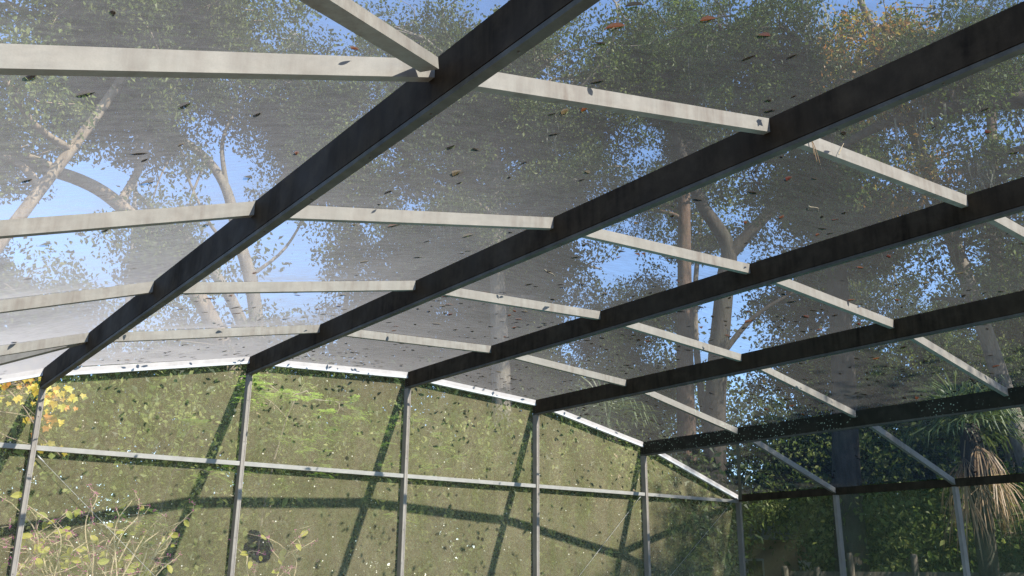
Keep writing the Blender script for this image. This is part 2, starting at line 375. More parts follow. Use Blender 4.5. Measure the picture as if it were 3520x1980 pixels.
# arched ribs: one straight length between each pair of beams, in every row
def seg_box(x0, z0, x1, z1, y0, y1, top0, top1):
    mb = MB()
    mb.hexa([(x0, y0, z0-top1), (x1, y0, z1-top1), (x1, y1, z1-top1), (x0, y1, z0-top1), (x0, y0, z0-top0), (x1, y0, z1-top0), (x1, y1, z1-top0), (x0, y1, z0-top0)])
    return mb
for k in range(0, ROWS+1):
    y = -ROW*k
    for i in range(-1, 5):
        x0, x1 = XN[i]+BT+.001, XN[i+1]-.001; z0, z1 = ZN[i], ZN[i+1]
        if k == 0:
            o = part('eave_rib', seg_box(x0, z0, x1, z1, y, y+.05, .002, .057), M['eave_upper'])
            part('eave_strip', seg_box(x0, z0, x1, z1, y-.004, y+.05, .058, .088), M['eave_lower'], o)
        else:
            o = part('rib', seg_box(x0, z0, x1, z1, y, y+.05, .002, RD), M['rib_lichen'] if (i >= 3 and k == 1) else M['rib'])
# diagonal braces in the corner bays
def brace(a, b, w=.05, h=.075):
    a, b = Vector(a), Vector(b); d = (b-a).normalized(); side = d.cross(Vector((0, 0, 1))).normalized(); upv = side.cross(d)
    mb = MB(); mb.extrude([(-w/2, -h), (w/2, -h), (w/2, 0), (-w/2, 0)], a, b, side, upv)
    o = part('corner_brace', mb, M['rib']); return o
br = brace((XN[0]-.07, -8.06, ZN[0]-.055), (XN[-1]+.06, -9.55, ZN[-1]-.04), .085, .05)
for t in (.03, .07): 
    p = Vector((XN[0]-.06, -8.05, ZN[0]-.08)).lerp(Vector((XN[-1]+.06, -9.55, ZN[-1]-.06)), t)
    screw(br, p+Vector((.026, -.03, 0)), (.55, -.83, 0), .008)
brace((XN[5]-.02, -.06, ZN[5]-.02), (XN[4]+BT+.01, -1.93, ZN[4]-.012))
brace((XN[-1]+.06, -.06, ZN[-1]-.02), (XN[0]-.01, -1.93, ZN[0]-.012))
brace((XN[5]-.02, -9.9, ZN[5]-.02), (XN[4]+BT+.01, -8.07, ZN[4]-.012))
# posts of the end wall and the side walls, front face with a spline groove
def post(x, y0, y1, ztop, face):
    mb = MB()
    if face == 'y': prof = [(0, y0), (.032, y0), (.032, y0+.005), (.037, y0+.005), (.037, y0), (.05, y0), (.05, y1), (0, y1)]
    else: prof = [(x_, y_) for x_, y_ in ((-.02, 0), (-.02, .016), (-.015, .016), (-.015, .021), (-.02, .021), (-.02, .05), (.08, .05), (.08, 0))]
    if face == 'y': mb.extrude(prof, (x, 0, .02), (x, 0, ztop), (1, 0, 0), (0, 1, 0))
    else: mb.extrude(prof[::-1], (x, y0, .02), (x, y0, ztop), (1, 0, 0), (0, 1, 0))
    return part('post', mb, M['post'])
for i in range(-1, 6):
    top = ZN[i]-(BD if 0 <= i <= 4 else .115)-.001
    po = post(XN[i], -.02, .08, top, 'y')
    z = 1.0
    while z < top-.1:
        screw(po, (XN[i]+.018, -.02, z), (0, -1, 0), .0055, .003); z += .55+rng.uniform(-.1, .1)
for k in range(1, ROWS+1):
    for i in (-1, 5): post(XN[i], -ROW*k, 0, ZN[i]-.116, 'x')
# rails
for i in range(-1, 5):
    for zt in (ZR, .95):
        mb = MB(); mb.box((XN[i]+.051, 0, zt-.052), (XN[i+1]-.001, .05, zt)); part('wall_rail', mb, M['rail'])
for i in (-1, 5):
    for k in range(ROWS):
        mb = MB(); mb.box((XN[i]+.0, -ROW*(k+1)+.051, .90), (XN[i]+.05, -ROW*k-.021, .95)); part('wall_rail', mb, M['rail'])
# bracing cables across wall panels
for a, b_ in (((-.14, .03, 2.83), (2.02, .03, .9)), ((8.93, .03, 2.89), (6.8, .03, .93)), ((11.2, .03, 2.90), (9.1, .03, 1.3))):
    mb = MB(); mb.tube([a, b_], .0020, 5); ca = part('bracing_cable', mb, M['cable'])
    d = (Vector(b_)-Vector(a)).normalized(); mb = MB(); mb.tube([Vector(a)+d*.02, Vector(a)+d*.11], .008, 6); part('turnbuckle', mb, M['cable'], ca)
# screen panels, each a slightly sagging sheet
def panel(name, corners, sagv, mat, n=10, seed=0):
    """corners: p00,p10,p11,p01"""
    P = [np.array(c, float) for c in corners]; rr = np.random.RandomState(seed)
    a, b = np.meshgrid(np.linspace(0, 1, n+1), np.linspace(0, 1, n+1))
    a = a.ravel()[:, None]; b = b.ravel()[:, None]
    V = P[0]*(1-a)*(1-b)+P[1]*a*(1-b)+P[2]*a*b+P[3]*(1-a)*b
    ph = rr.rand(4)*6.28
    bulge = (np.sin(np.pi*a)*np.sin(np.pi*b))**.7
    rip = np.sin(np.pi*a)*np.sin(np.pi*b)*(np.sin(a*9+b*5+ph[0])*.12+np.sin(a*4-b*11+ph[1])*.10)
    V = V+np.array(sagv)*(bulge*(0.8+.4*rr.rand())+rip)
    idx = np.arange((n+1)*(n+1)).reshape(n+1, n+1)
    F = np.stack([idx[:-1, :-1], idx[:-1, 1:], idx[1:, 1:], idx[1:, :-1]], -1).reshape(-1, 4)
    return part(name, mesh_np(name, V, F, smooth=True), mat)
SAG = .018
def roof_z(k, i, a, b):
    ph = (k*2.3+i*1.7, k*1.1-i*2.9); m_ = math.sin(math.pi*a)*math.sin(math.pi*b); m_ = max(0, m_)
    fold = .007*math.sin(a*19+b*13+ph[0])*m_*math.exp(-3*b) if k == 0 else 0.0     # tension folds near the eave
    return ZN[i]+.013+fold+(ZN[i+1]-ZN[i])*a-SAG*(m_**.7+m_*(math.sin(a*9+b*5+ph[0])*.14+math.sin(a*4-b*11+ph[1])*.12))
def roof_panel(k, i, n=20):
    xa, xb = XN[i]+.025, XN[i+1]+.025; ya, yb = -ROW*k+(.065 if k == 0 else .025), -ROW*(k+1)+.025
    V = [(xa+(xb-xa)*a/n, ya+(yb-ya)*b/n, roof_z(k, i, a/n, b/n)) for b in range(n+1) for a in range(n+1)]
    F = [(b*(n+1)+a, b*(n+1)+a+1, (b+1)*(n+1)+a+1, (b+1)*(n+1)+a) for b in range(n) for a in range(n)]
    return part('roof_screen_panel', mesh_np('roof_screen_panel', V, F, smooth=True), M['roof_screen'])
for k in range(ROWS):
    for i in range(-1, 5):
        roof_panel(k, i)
for i in range(-1, 5):
    xa, xb = XN[i]+.025, XN[i+1]+.025; yy = .083
    wm = M['wall_screen_patch'] if i == 1 else M['wall_screen']
    if i < 4: tops = (ZN[i]-.01, ZN[i+1]-.01)
    else: tops = (ZN[i]-.01, ZN[i+1]-.01)
    panel('wall_screen_panel', [(xa, yy, ZR-.025), (xb, yy, ZR-.025), (xb, yy, tops[1]), (xa, yy, tops[0])], (0, .012, 0), wm, seed=50+i)
    panel('wall_screen_panel', [(xa, yy, .92), (xb, yy, .92), (xb, yy, ZR-.027), (xa, yy, ZR-.027)], (0, .012, 0), wm, seed=60+i)
    panel('wall_screen_panel', [(xa, yy, .03), (xb, yy, .03), (xb, yy, .918), (xa, yy, .918)], (0, .01, 0), wm, 6, seed=70+i)
for i, sx in ((-1, -.022), (5, .083)):
    for k in range(ROWS):
        ya, yb = -ROW*k+.025, -ROW*(k+1)+.025; x = XN[i]+sx
        panel('side_screen_panel', [(x, ya, .03), (x, yb, .03), (x, yb, ZN[i]-.01), (x, ya, ZN[i]-.01)], (.012 if sx > 0 else -.012, 0, 0), M['side_screen'], seed=90+k+i)

# ------------------------------------------------------------------ vegetation builders
def leaf_cloud(name, centers, sig, per, size, seed, droop=.35, aspect=.5, mat=None, parent=None, flat=False):
    """a mass of single folded leaves gathered round the clump centres"""
    rr = np.random.RandomState(seed); C = np.asarray(centers, float); n = len(C)
    cnt = np.maximum(1, (per*rr.uniform(.5, 1.4, n)).astype(int)); own = np.repeat(np.arange(n), cnt); m = len(own)
    sg = np.asarray(sig) if hasattr(sig, '__len__') else np.full(3, sig)
    spread = rr.uniform(.6, 1.3, n)[own][:, None]
    q = rr.normal(size=(m, 3)); q /= np.linalg.norm(q, axis=1)[:, None]; q *= (rr.rand(m)**.42)[:, None]*1.75
    P = C[own]+q*sg*spread
    d = rr.normal(size=(m, 3)); d[:, 2] -= droop*2.2; d /= np.linalg.norm(d, axis=1)[:, None]
    h = rr.normal(size=(m, 3)); h[:, 2] += .6; s = np.cross(d, h); s /= np.linalg.norm(s, axis=1)[:, None]+1e-9
    nn = np.cross(s, d); L = size*rr.uniform(.55, 1.35, m)[:, None]; W = L*aspect*rr.uniform(.8, 1.2, m)[:, None]
    v0 = P-d*L*.5; v2 = P+d*L*.5; fold = nn*W*rr.uniform(.05, .3, m)[:, None]
    v1 = P-d*L*.05+s*W*.5+fold; v3 = P-d*L*.05-s*W*.5+fold
    V = np.stack([v0, v1, v2, v3], 1).reshape(-1, 3); F = np.arange(4*m).reshape(-1, 4)
    tri = np.concatenate([F[:, [0, 1, 2]], F[:, [0, 2, 3]]])
    return mesh_np(name, V, None, tri)

def wiggle(a, b, n, amp, rg, sagz=0.0):
    a, b = Vector(a), Vector(b); L = (b-a).length; out_ = []
    o1 = Vector((rg.gauss(0, 1), rg.gauss(0, 1), rg.gauss(0, .7))); o2 = Vector((rg.gauss(0, 1), rg.gauss(0, 1), rg.gauss(0, .7)))
    for i in range(n+1):
        t = i/n; p = a.lerp(b, t)+(o1*math.sin(t*math.pi)+o2*.5*math.sin(t*2*math.pi))*amp*L*.12
        p.z += sagz*math.sin(t*math.pi)*L*.1; out_.append(p)
    return out_
def spline(pts, n):
    pts = [Vector(p) for p in pts]; P = [pts[0]*2-pts[1]]+pts+[pts[-1]*2-pts[-2]]; out_ = []
    for i in range(1, len(P)-2):
        for j in range(n):
            t = j/n; a, b, c, d = P[i-1], P[i], P[i+1], P[i+2]
            out_.append(.5*((2*b)+(c-a)*t+(2*a-5*b+4*c-d)*t*t+(3*b-a-3*c+d)*t**3))
    out_.append(pts[-1]); return out_

def make_tree(name, label, cat, trunk, r0, r1, lobes, seed, bark='oak_bark', leaf='oak_leaf', per=90, size=.12, sig=.42, droop=.35, limbs=(), moss=0, aspect=.5, group=None, limb_per=14, twig=True):
    """trunk: path of points; lobes: (cx,cy,cz,rx,ry,rz,clumps); limbs: extra hand-laid limbs (points, r0, r1)"""
    rg = random.Random(seed); base = Vector(trunk[0]); root = empty(name, base)
    tag(root, label, cat, group)
    tp = [p-base for p in spline(trunk, 5)]; n = len(tp)
    tr = [r0+(r1-r0)*(i/(n-1))**.8 + r0*.5*max(0, 1-i/3.0) for i in range(n)]
    mb = MB(); mb.tube(tp, tr, 12); mb.build('trunk', M[bark], root)
    carriers = list(zip(tp, tr))[n//4:]
    for pts, a, b_ in limbs:
        sp = [p-base for p in spline(pts, 5)]; mb = MB(); rad = [a+(b_-a)*i/(len(sp)-1) for i in range(len(sp))]
        mb.tube(sp, rad, 9); mb.build('limb', M[bark], root); carriers += list(zip(sp, rad))[2:]
    clumps = []
    for (cx, cy, cz, rx, ry, rz, nc) in lobes:
        c = Vector((cx, cy, cz))-base
        for _ in range(max(1, nc//limb_per)):
            while True:
                u = Vector((rg.uniform(-1, 1), rg.uniform(-1, 1), rg.uniform(-1, 1)))
                if .2 < u.length < 1: break
            tgt = c+Vector((u.x*rx, u.y*ry, u.z*rz))
            best = min(carriers, key=lambda q: (q[0]-tgt).length+max(0, q[0].z-tgt.z+.15*(q[0]-tgt).length)*2.0)
            path = wiggle(best[0], tgt, 9, 1.0, rg, .8); L = (tgt-best[0]).length
            ra = min(best[1]*.75, .02+.022*L); mb = MB(); mb.tube(path, [ra*(1-.85*i/9)+.006 for i in range(10)], 6)
            for _ in range(limb_per):
                t = rg.uniform(.35, 1.0); q = path[min(9, int(t*9))]
                e = q+Vector((rg.gauss(0, .75), rg.gauss(0, .75), rg.gauss(0, .55)))*(.5+.13*max(rx, rz))
                clumps.append(e)
                if twig: mb.tube(wiggle(q, e, 4, 1.2, rg), [.021, .017, .013, .010, .006], 4, False)
            mb.build('limb', M[bark], root)
    cm = leaf_cloud('crown', [tuple(p) for p in clumps], (sig*.84, sig*.84, sig*.64), int(per*2.6), size*.82, seed, droop, aspect)
    obj('crown', cm, M[leaf], root)
    if moss:
        rr = np.random.RandomState(seed+5); V = []; F = []
        for _ in range(moss):
            c = clumps[rg.randrange(len(clumps))]
            for _ in range(14):
                p = np.array(c)+rr.normal(size=3)*np.array([.22, .22, .1]); L = rr.uniform(.35, 1.3); w = rr.uniform(.012, .03); a = rr.uniform(0, 6.28)
                s = np.array([math.cos(a), math.sin(a), 0])*w; b0 = len(V); dx = rr.normal(size=3)*.06
                for j in range(4):
                    t = j/3; q = p+np.array([0, 0, -L*t])+dx*math.sin(t*5); V += [q-s*(1-t*.8), q+s*(1-t*.8)]
                for j in range(3): F.append((b0+2*j, b0+2*j+1, b0+2*j+3, b0+2*j+2))
        obj('hanging_moss', mesh_np('hanging_moss', V, F), M['moss'], root)
    return root

# ------------------------------------------------------------------ trees seen through the roof
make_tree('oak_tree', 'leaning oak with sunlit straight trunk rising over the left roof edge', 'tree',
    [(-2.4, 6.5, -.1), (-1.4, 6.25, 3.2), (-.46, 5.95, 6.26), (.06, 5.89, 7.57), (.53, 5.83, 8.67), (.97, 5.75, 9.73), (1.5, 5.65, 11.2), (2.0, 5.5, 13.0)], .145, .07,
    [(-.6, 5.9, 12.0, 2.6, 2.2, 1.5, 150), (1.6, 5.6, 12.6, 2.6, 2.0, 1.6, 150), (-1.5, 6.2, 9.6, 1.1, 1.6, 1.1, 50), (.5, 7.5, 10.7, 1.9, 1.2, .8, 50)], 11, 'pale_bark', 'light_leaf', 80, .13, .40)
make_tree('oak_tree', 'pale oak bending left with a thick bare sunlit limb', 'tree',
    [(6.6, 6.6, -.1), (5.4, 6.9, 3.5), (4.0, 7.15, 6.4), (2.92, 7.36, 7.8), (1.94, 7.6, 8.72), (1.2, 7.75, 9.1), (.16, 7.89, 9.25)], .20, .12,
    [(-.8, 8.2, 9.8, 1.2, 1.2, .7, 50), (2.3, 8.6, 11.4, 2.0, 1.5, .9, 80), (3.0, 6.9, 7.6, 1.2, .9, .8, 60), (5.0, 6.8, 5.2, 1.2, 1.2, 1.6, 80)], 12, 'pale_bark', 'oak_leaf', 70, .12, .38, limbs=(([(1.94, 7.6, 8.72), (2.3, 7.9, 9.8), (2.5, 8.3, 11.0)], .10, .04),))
make_tree('oak_tree', 'live oak with curving grey limbs against open blue sky', 'tree',
    [(6.9, 9.2, -.1), (6.3, 9.4, 4.0), (5.69, 9.62, 7.81), (5.21, 9.8, 9.38), (4.84, 9.92, 10.59), (4.32, 10.09, 11.35), (3.64, 10.28, 11.82), (2.9, 10.4, 12.3)], .22, .07,
    [(3.6, 10.2, 13.4, 2.4, 1.8, 1.3, 110), (6.6, 9.6, 14.0, 2.8, 2.0, 1.7, 170), (7.4, 9.0, 11.2, 1.6, 1.6, 1.2, 60)], 13, 'oak_bark', 'oak_leaf', 75, .13, .42,
    limbs=(([(6.2, 9.42, 5.6), (5.2, 9.8, 7.8), (4.18, 10.13, 9.14), (3.71, 10.26, 9.48), (2.9, 10.5, 10.2)], .16, .05), ([(5.21, 9.8, 9.38), (6.0, 9.6, 10.8), (6.6, 9.5, 12.6)], .13, .05), ([(4.84, 9.92, 10.59), (4.6, 9.9, 11.9), (5.0, 9.8, 13.2)], .07, .025), ([(4.3, 10.1, 11.35), (4.0, 10.0, 9.9), (4.1, 9.9, 8.4)], .035, .012), ([(3.7, 10.25, 11.8), (3.3, 10.2, 10.6), (3.1, 10.1, 9.2)], .03, .01), ([(5.3, 9.8, 9.0), (4.6, 10.0, 9.6), (3.9, 10.2, 10.9), (3.6, 10.3, 12.0)], .05, .02), ([(5.5, 9.7, 8.4), (6.3, 9.5, 9.3), (6.9, 9.4, 10.7)], .05, .02)), moss=6)
make_tree('oak_tree', 'broad oak whose hazy crown fills the middle of the roof', 'tree',
    [(11.5, 7.2, -.1), (11.2, 7.0, 5), (10.9, 6.9, 9), (10.8, 6.9, 12.5)], .36, .12,
    [(10.6, 6.9, 14.4, 3.0, 2.4, 1.9, 200), (8.6, 7.8, 12.0, 2.0, 2.0, 1.4, 90), (12.6, 6.2, 11.4, 2.2, 2.0, 1.6, 110), (10.2, 7.4, 9.4, 1.6, 1.6, 1.2, 50), (8.6, 8.2, 15.6, 2.0, 2.0, 1.4, 110), (12.6, 5.8, 16.2, 2.0, 2.0, 1.4, 100), (14.0, 6.9, 13.0, 1.6, 1.6, 1.2, 80), (13.3, 7.6, 9.4, 1.8, 1.5, 1.1, 80)], 14, 'oak_bark', 'oak_leaf', 75, .13, .42, moss=8)
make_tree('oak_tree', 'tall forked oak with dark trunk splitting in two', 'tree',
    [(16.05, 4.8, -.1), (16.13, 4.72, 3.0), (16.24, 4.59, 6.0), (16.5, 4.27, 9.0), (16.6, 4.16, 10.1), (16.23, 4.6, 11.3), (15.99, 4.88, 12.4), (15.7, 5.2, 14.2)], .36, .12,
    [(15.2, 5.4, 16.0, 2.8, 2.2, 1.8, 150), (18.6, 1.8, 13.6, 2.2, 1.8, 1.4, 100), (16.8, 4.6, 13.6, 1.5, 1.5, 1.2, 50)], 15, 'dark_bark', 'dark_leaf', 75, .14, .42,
    limbs=(([(16.57, 4.2, 9.8), (17.07, 3.56, 10.61), (17.66, 2.76, 11.54), (18.3, 1.9, 12.4)], .20, .07), ([(16.3, 4.5, 7.0), (17.2, 3.9, 8.2), (18.2, 3.0, 9.0)], .09, .03)), moss=14)
make_tree('pine_tree', 'tall pine with reddish trunk standing left of the forked oak', 'tree',
    [(18.6, 7.95, -.1), (18.7, 7.85, 6.8), (18.8, 7.74, 10.5), (18.95, 7.57, 15.7), (19.0, 7.5, 19)], .34, .13,
    [(18.9, 7.5, 18.4, 2.6, 2.6, 2.0, 140), (17.6, 8.6, 13.2, 1.6, 1.6, 1.2, 50)], 16, 'pine_bark', 'dark_leaf', 80, .17, .4, aspect=.2)
make_tree('oak_tree', 'massive dark trunk beside the far side wall', 'tree',
    [(14.64, .1, -.1), (14.66, .05, 1.7), (14.7, 0, 3.55), (14.78, -.14, 6.0), (14.83, -.22, 9.6), (14.9, -.3, 12)], .40, .16,
    [(14.6, .6, 13.4, 2.6, 2.2, 1.6, 150), (15.3, -1.0, 9.3, 2.2, 1.7, 1.1, 120), (13.6, 1.2, 11.2, 1.4, 1.4, 1.0, 60)], 17, 'dark_bark', 'dark_leaf', 80, .12, .40, moss=22)
make_tree('pine_tree', 'slim dark pine trunk near the right edge', 'tree',
    [(21.4, .3, -.1), (21.47, .17, 3.04), (21.65, -.24, 6.97), (21.77, -.5, 10.2), (21.9, -.83, 13.6), (22, -1, 16)], .26, .10,
    [(21.9, -.9, 16.0, 2.2, 2.2, 1.8, 110), (22.2, -.2, 10.6, 1.6, 1.4, 1.2, 40)], 18, 'pine_bark', 'dark_leaf', 80, .17, .4, aspect=.2)
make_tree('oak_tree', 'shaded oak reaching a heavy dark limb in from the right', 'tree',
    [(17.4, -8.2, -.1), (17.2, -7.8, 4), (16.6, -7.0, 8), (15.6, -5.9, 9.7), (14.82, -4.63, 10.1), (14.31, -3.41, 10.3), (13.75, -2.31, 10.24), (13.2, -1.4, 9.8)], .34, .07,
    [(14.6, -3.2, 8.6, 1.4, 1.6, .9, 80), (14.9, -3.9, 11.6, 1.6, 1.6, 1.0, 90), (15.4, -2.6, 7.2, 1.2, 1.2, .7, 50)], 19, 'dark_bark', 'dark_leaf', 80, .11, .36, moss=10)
make_tree('sweetgum_tree', 'sweetgum with orange and yellow autumn leaves above the right beams', 'tree',
    [(17.0, -3.0, -.1), (16.4, -2.6, 5), (15.4, -2.3, 9), (14.4, -2.2, 11.6), (13.7, -2.1, 13.2)], .22, .06,
    [(13.7, -2.2, 12.5, 1.0, 1.0, .8, 42), (13.5, -2.5, 11.1, .7, .7, .5, 28), (13.6, -3.2, 9.0, .5, .5, .35, 14)], 20, 'oak_bark', 'orange_leaf', 42, .12, .34)
make_tree('maple_tree', 'yellowing young maple below the open sky at left', 'tree',
    [(.4, 9.2, -.1), (.5, 9.1, 3), (.6, 9.0, 5.6), (.7, 9.0, 7.2)], .12, .04,
    [(.5, 9.0, 6.6, 1.7, 1.4, 1.0, 70), (-1.0, 8.4, 6.9, .8, .8, .9, 30)], 21, 'pale_bark', 'light_leaf', 60, .12, .34)
make_tree('wax_myrtle', 'sunlit yellow-green bush behind the leftmost wall post', 'bush',
    [(.1, 5.2, -.1), (.1, 5.1, 1.2), (.0, 5.1, 2.4), (-.1, 5.0, 3.2)], .07, .03,
    [(-.6, 5.0, 3.5, 1.6, .9, .9, 60), (.7, 5.0, 3.6, 1.2, .9, .8, 50), (-.2, 5.0, 2.2, 1.8, .9, .8, 50)], 22, 'oak_bark', 'light_leaf', 60, .08, .28)
# mid-ground trees, copies of three builds
protoA = make_tree('evergreen_tree', 'dense evergreen behind the third wall bay', 'tree',
    [(12.5, 14, -.1), (12.6, 14, 3), (12.5, 14.1, 7), (12.4, 14, 11)], .28, .08,
    [(12.5, 14, 9.8, 3.2, 3.2, 2.6, 220), (12.5, 14, 5.0, 2.8, 2.8, 2.2, 150)], 30, 'dark_bark', 'dark_leaf', 75, .15, .48, group='trees in the wood behind')
protoB = make_tree('broadleaf_tree', 'loose green broadleaf tree behind the second wall bay', 'tree',
    [(6.5, 16, -.1), (6.4, 16, 3), (6.6, 16.1, 6), (6.4, 16, 8)], .22, .07,
    [(6.5, 16, 6.2, 3.0, 2.6, 1.5, 160), (6.5, 16, 3.2, 2.8, 2.6, 1.6, 130)], 31, 'oak_bark', 'oak_leaf', 70, .14, .46, group='trees in the wood behind')
def place(proto, loc, rz, s, label):
    c = copy_tree(proto); c.location = loc; c.rotation_euler = (0, 0, rz); c.scale = (s, s, s); c['label'] = label; return c
for loc, rz, s, lab in (((20.5, 12.5, -.1), 1.1, .95, 'dense evergreen behind the reddish pine'), ((20.2, 1.6, -.1), 3.9, .55, 'smaller evergreen between massive trunk and slim pine'),
        ((28, 1.0, -.1), 5.0, .9, 'tall dense evergreen farthest to the right'), ((24.5, 3.2, -.1), 2.6, .8, 'dense evergreen behind the massive trunk'), ((14.2, 10.4, -.1), 5.6, .9, 'dense evergreen between broad oak and reddish pine'), ((21.2, 5.0, -.1), 1.9, .92, 'dense evergreen filling the fork of the tall oak'), ((24, -3.5, -.1), .4, .75, 'dense evergreen past the right edge of the side wall'), ((17.5, 15.0, -.1), 4.4, 1.0, 'dense evergreen farthest back in the middle')):
    place(protoA, loc, rz, s, lab)
for loc, rz, s, lab in (((1.0, 15.5, -.1), 1.4, .85, 'loose green broadleaf tree behind the leftmost wall bay'), ((-4.5, 13, -.1), 2.9, .95, 'loose green broadleaf tree at the far left edge'),
        ((17.6, 10.6, -.1), 4.1, .95, 'loose green broadleaf tree behind the corner of the end wall'), ((18.2, -1.6, -.1), 5.5, .75, 'low broadleaf tree behind the palm'), ((8.8, 13.6, -.1), 3.4, .95, 'loose green broadleaf tree behind the third wall post'), ((21.5, -2.4, -.1), .7, 1.15, 'loose green broadleaf tree beside the slim pine')):
    place(protoB, loc, rz, s, lab)
# trees standing behind and beside the viewer, whose crowns shade the right-hand side
for loc, rz, s, lab in (((13.4, -14.6, -.1), .9, 1.2, 'tall evergreen casting its shade on the end wall corner'),):
    place(protoA, loc, rz, s, lab)

# ------------------------------------------------------------------ undergrowth, saplings, shrubs
def stuff_leaves(name, label, cat, boxes, per, size, mat, seed, sig, aspect=.5, droop=.35):
    rr = np.random.RandomState(seed); C = []
    for (x0, x1, y0, y1, z0, z1, n) in boxes:
        p = rr.rand(n, 3); p[:, 2] **= .85; C.append(np.array([x0, y0, z0])+p*np.array([x1-x0, y1-y0, z1-z0]))
    C = np.concatenate(C); C[:, 1] = np.where((C[:, 0] < 11.5) & (C[:, 1] > 0), np.maximum(C[:, 1], .18+2.6*(sig[1] if hasattr(sig, '__len__') else sig)), C[:, 1])
    v_ = C-np.array(CAM); az_ = np.degrees(np.arctan2(v_[:, 0], v_[:, 1])); C = C[~((az_ > 50.3) & (az_ < 54.2) & (C[:, 2] > 1.1) & (C[:, 2] < 2.9) & (C[:, 0] > 12))]   # a gap in the brush shows the house
    me = leaf_cloud(name, C, sig, per, size, seed, droop, aspect)
    return tag(obj(name, me, M[mat]), label, cat, None, 'stuff')
stuff_leaves('undergrowth', 'dense green vines and undergrowth pressed up behind the end wall', 'undergrowth',
    [(-6, 13, 2.2, 5.0, 0, 4.0, 420), (-6, 14, 4.5, 8, 0, 5.4, 300), (3.5, 12.5, .5, 1.8, .2, 3.6, 150)], 85, .17, 'under_leaf', 41, (.34, .30, .36))
stuff_leaves('vine_thicket', 'sunlit yellow-green vine leaves hanging behind the end wall', 'vines',
    [(4.2, 11.2, .35, 1.6, .6, 3.9, 240), (-3, 4.2, 1.2, 2.4, .8, 3.8, 150)], 26, .085, 'light_leaf', 42, (.10, .10, .36), .7)
stuff_leaves('sunlit_brush', 'lumps of bright sunlit brush behind the end wall', 'brush',
    [(-4, 4.0, 2.0, 3.6, .8, 4.0, 46), (4, 11, 1.6, 3.0, .6, 3.9, 46)], 150, .075, 'light_leaf', 45, (.30, .24, .26), .6)
stuff_leaves('side_undergrowth', 'dark shaded undergrowth outside the side wall', 'undergrowth',
    [(15.2, 19, -6, 6, 0, 3.6, 260), (19, 25, -7, 9, 0, 5.2, 300), (12.2, 14, .5, 5, 0, 2.6, 60)], 70, .18, 'dark_leaf', 43, (.34, .34, .34))
stuff_leaves('bright_brush', 'patches of sunlit yellow-green brush outside the side wall', 'brush',
    [(15.6, 18.5, -4.6, 3.5, 1.8, 4.8, 110), (13.9, 15.0, -2.8, 2.0, 1.6, 3.2, 40)], 50, .12, 'light_leaf', 44, (.3, .3, .2), .6)
# distant wood
rr = np.random.RandomState(7); C = []
for _ in range(2600):
    az = rr.uniform(-12, 86); d = rr.uniform(33, 46); t = min(1, max(0, (az-20)/16)); top = 10.5-1.5*t
    C.append((CAM.x+d*math.sin(R(az)), CAM.y+d*math.cos(R(az)), rr.rand()**1.1*top*(.75+.5*rr.rand())))
tag(obj('far_woods', leaf_cloud('far_woods', C, (.75, .75, .6), 105, .21, 8, .3, .55), M['oak_leaf']), 'mass of distant woodland closing the view behind everything', 'woods', None, 'stuff')
# thin trunks standing in the far wood
for n_, (az, d, r_, lab) in enumerate(((13, 30, .14, 'thin bare trunk far behind the leftmost wall bay'), (26, 29, .16, 'thin trunk far behind the second wall bay'), (35, 31, .18, 'thin trunk far behind the third wall bay'),
                                       (49, 30, .2, 'thin dark trunk between the pine and the forked oak'), (57, 29, .17, 'thin dark trunk right of the forked oak'))):
    x, y = CAM.x+d*math.sin(R(az)), CAM.y+d*math.cos(R(az)); rg = random.Random(60+n_)
    make_tree('woodland_tree', lab, 'tree', [(x, y, -.1), (x+rg.uniform(-.4, .4), y, 5), (x+rg.uniform(-.8, .8), y, 10), (x+rg.uniform(-1, 1), y, 14+rg.uniform(0, 4))], r_, .05,
              [(x, y, 14 if az > 24 else 9, 2.6, 2.6, 2.4, 70)] if az > 24 else [(x, y, 6.4, 2.0, 2.0, 1.2, 40)], 60+n_, 'oak_bark', 'oak_leaf', 60, .17, .5)

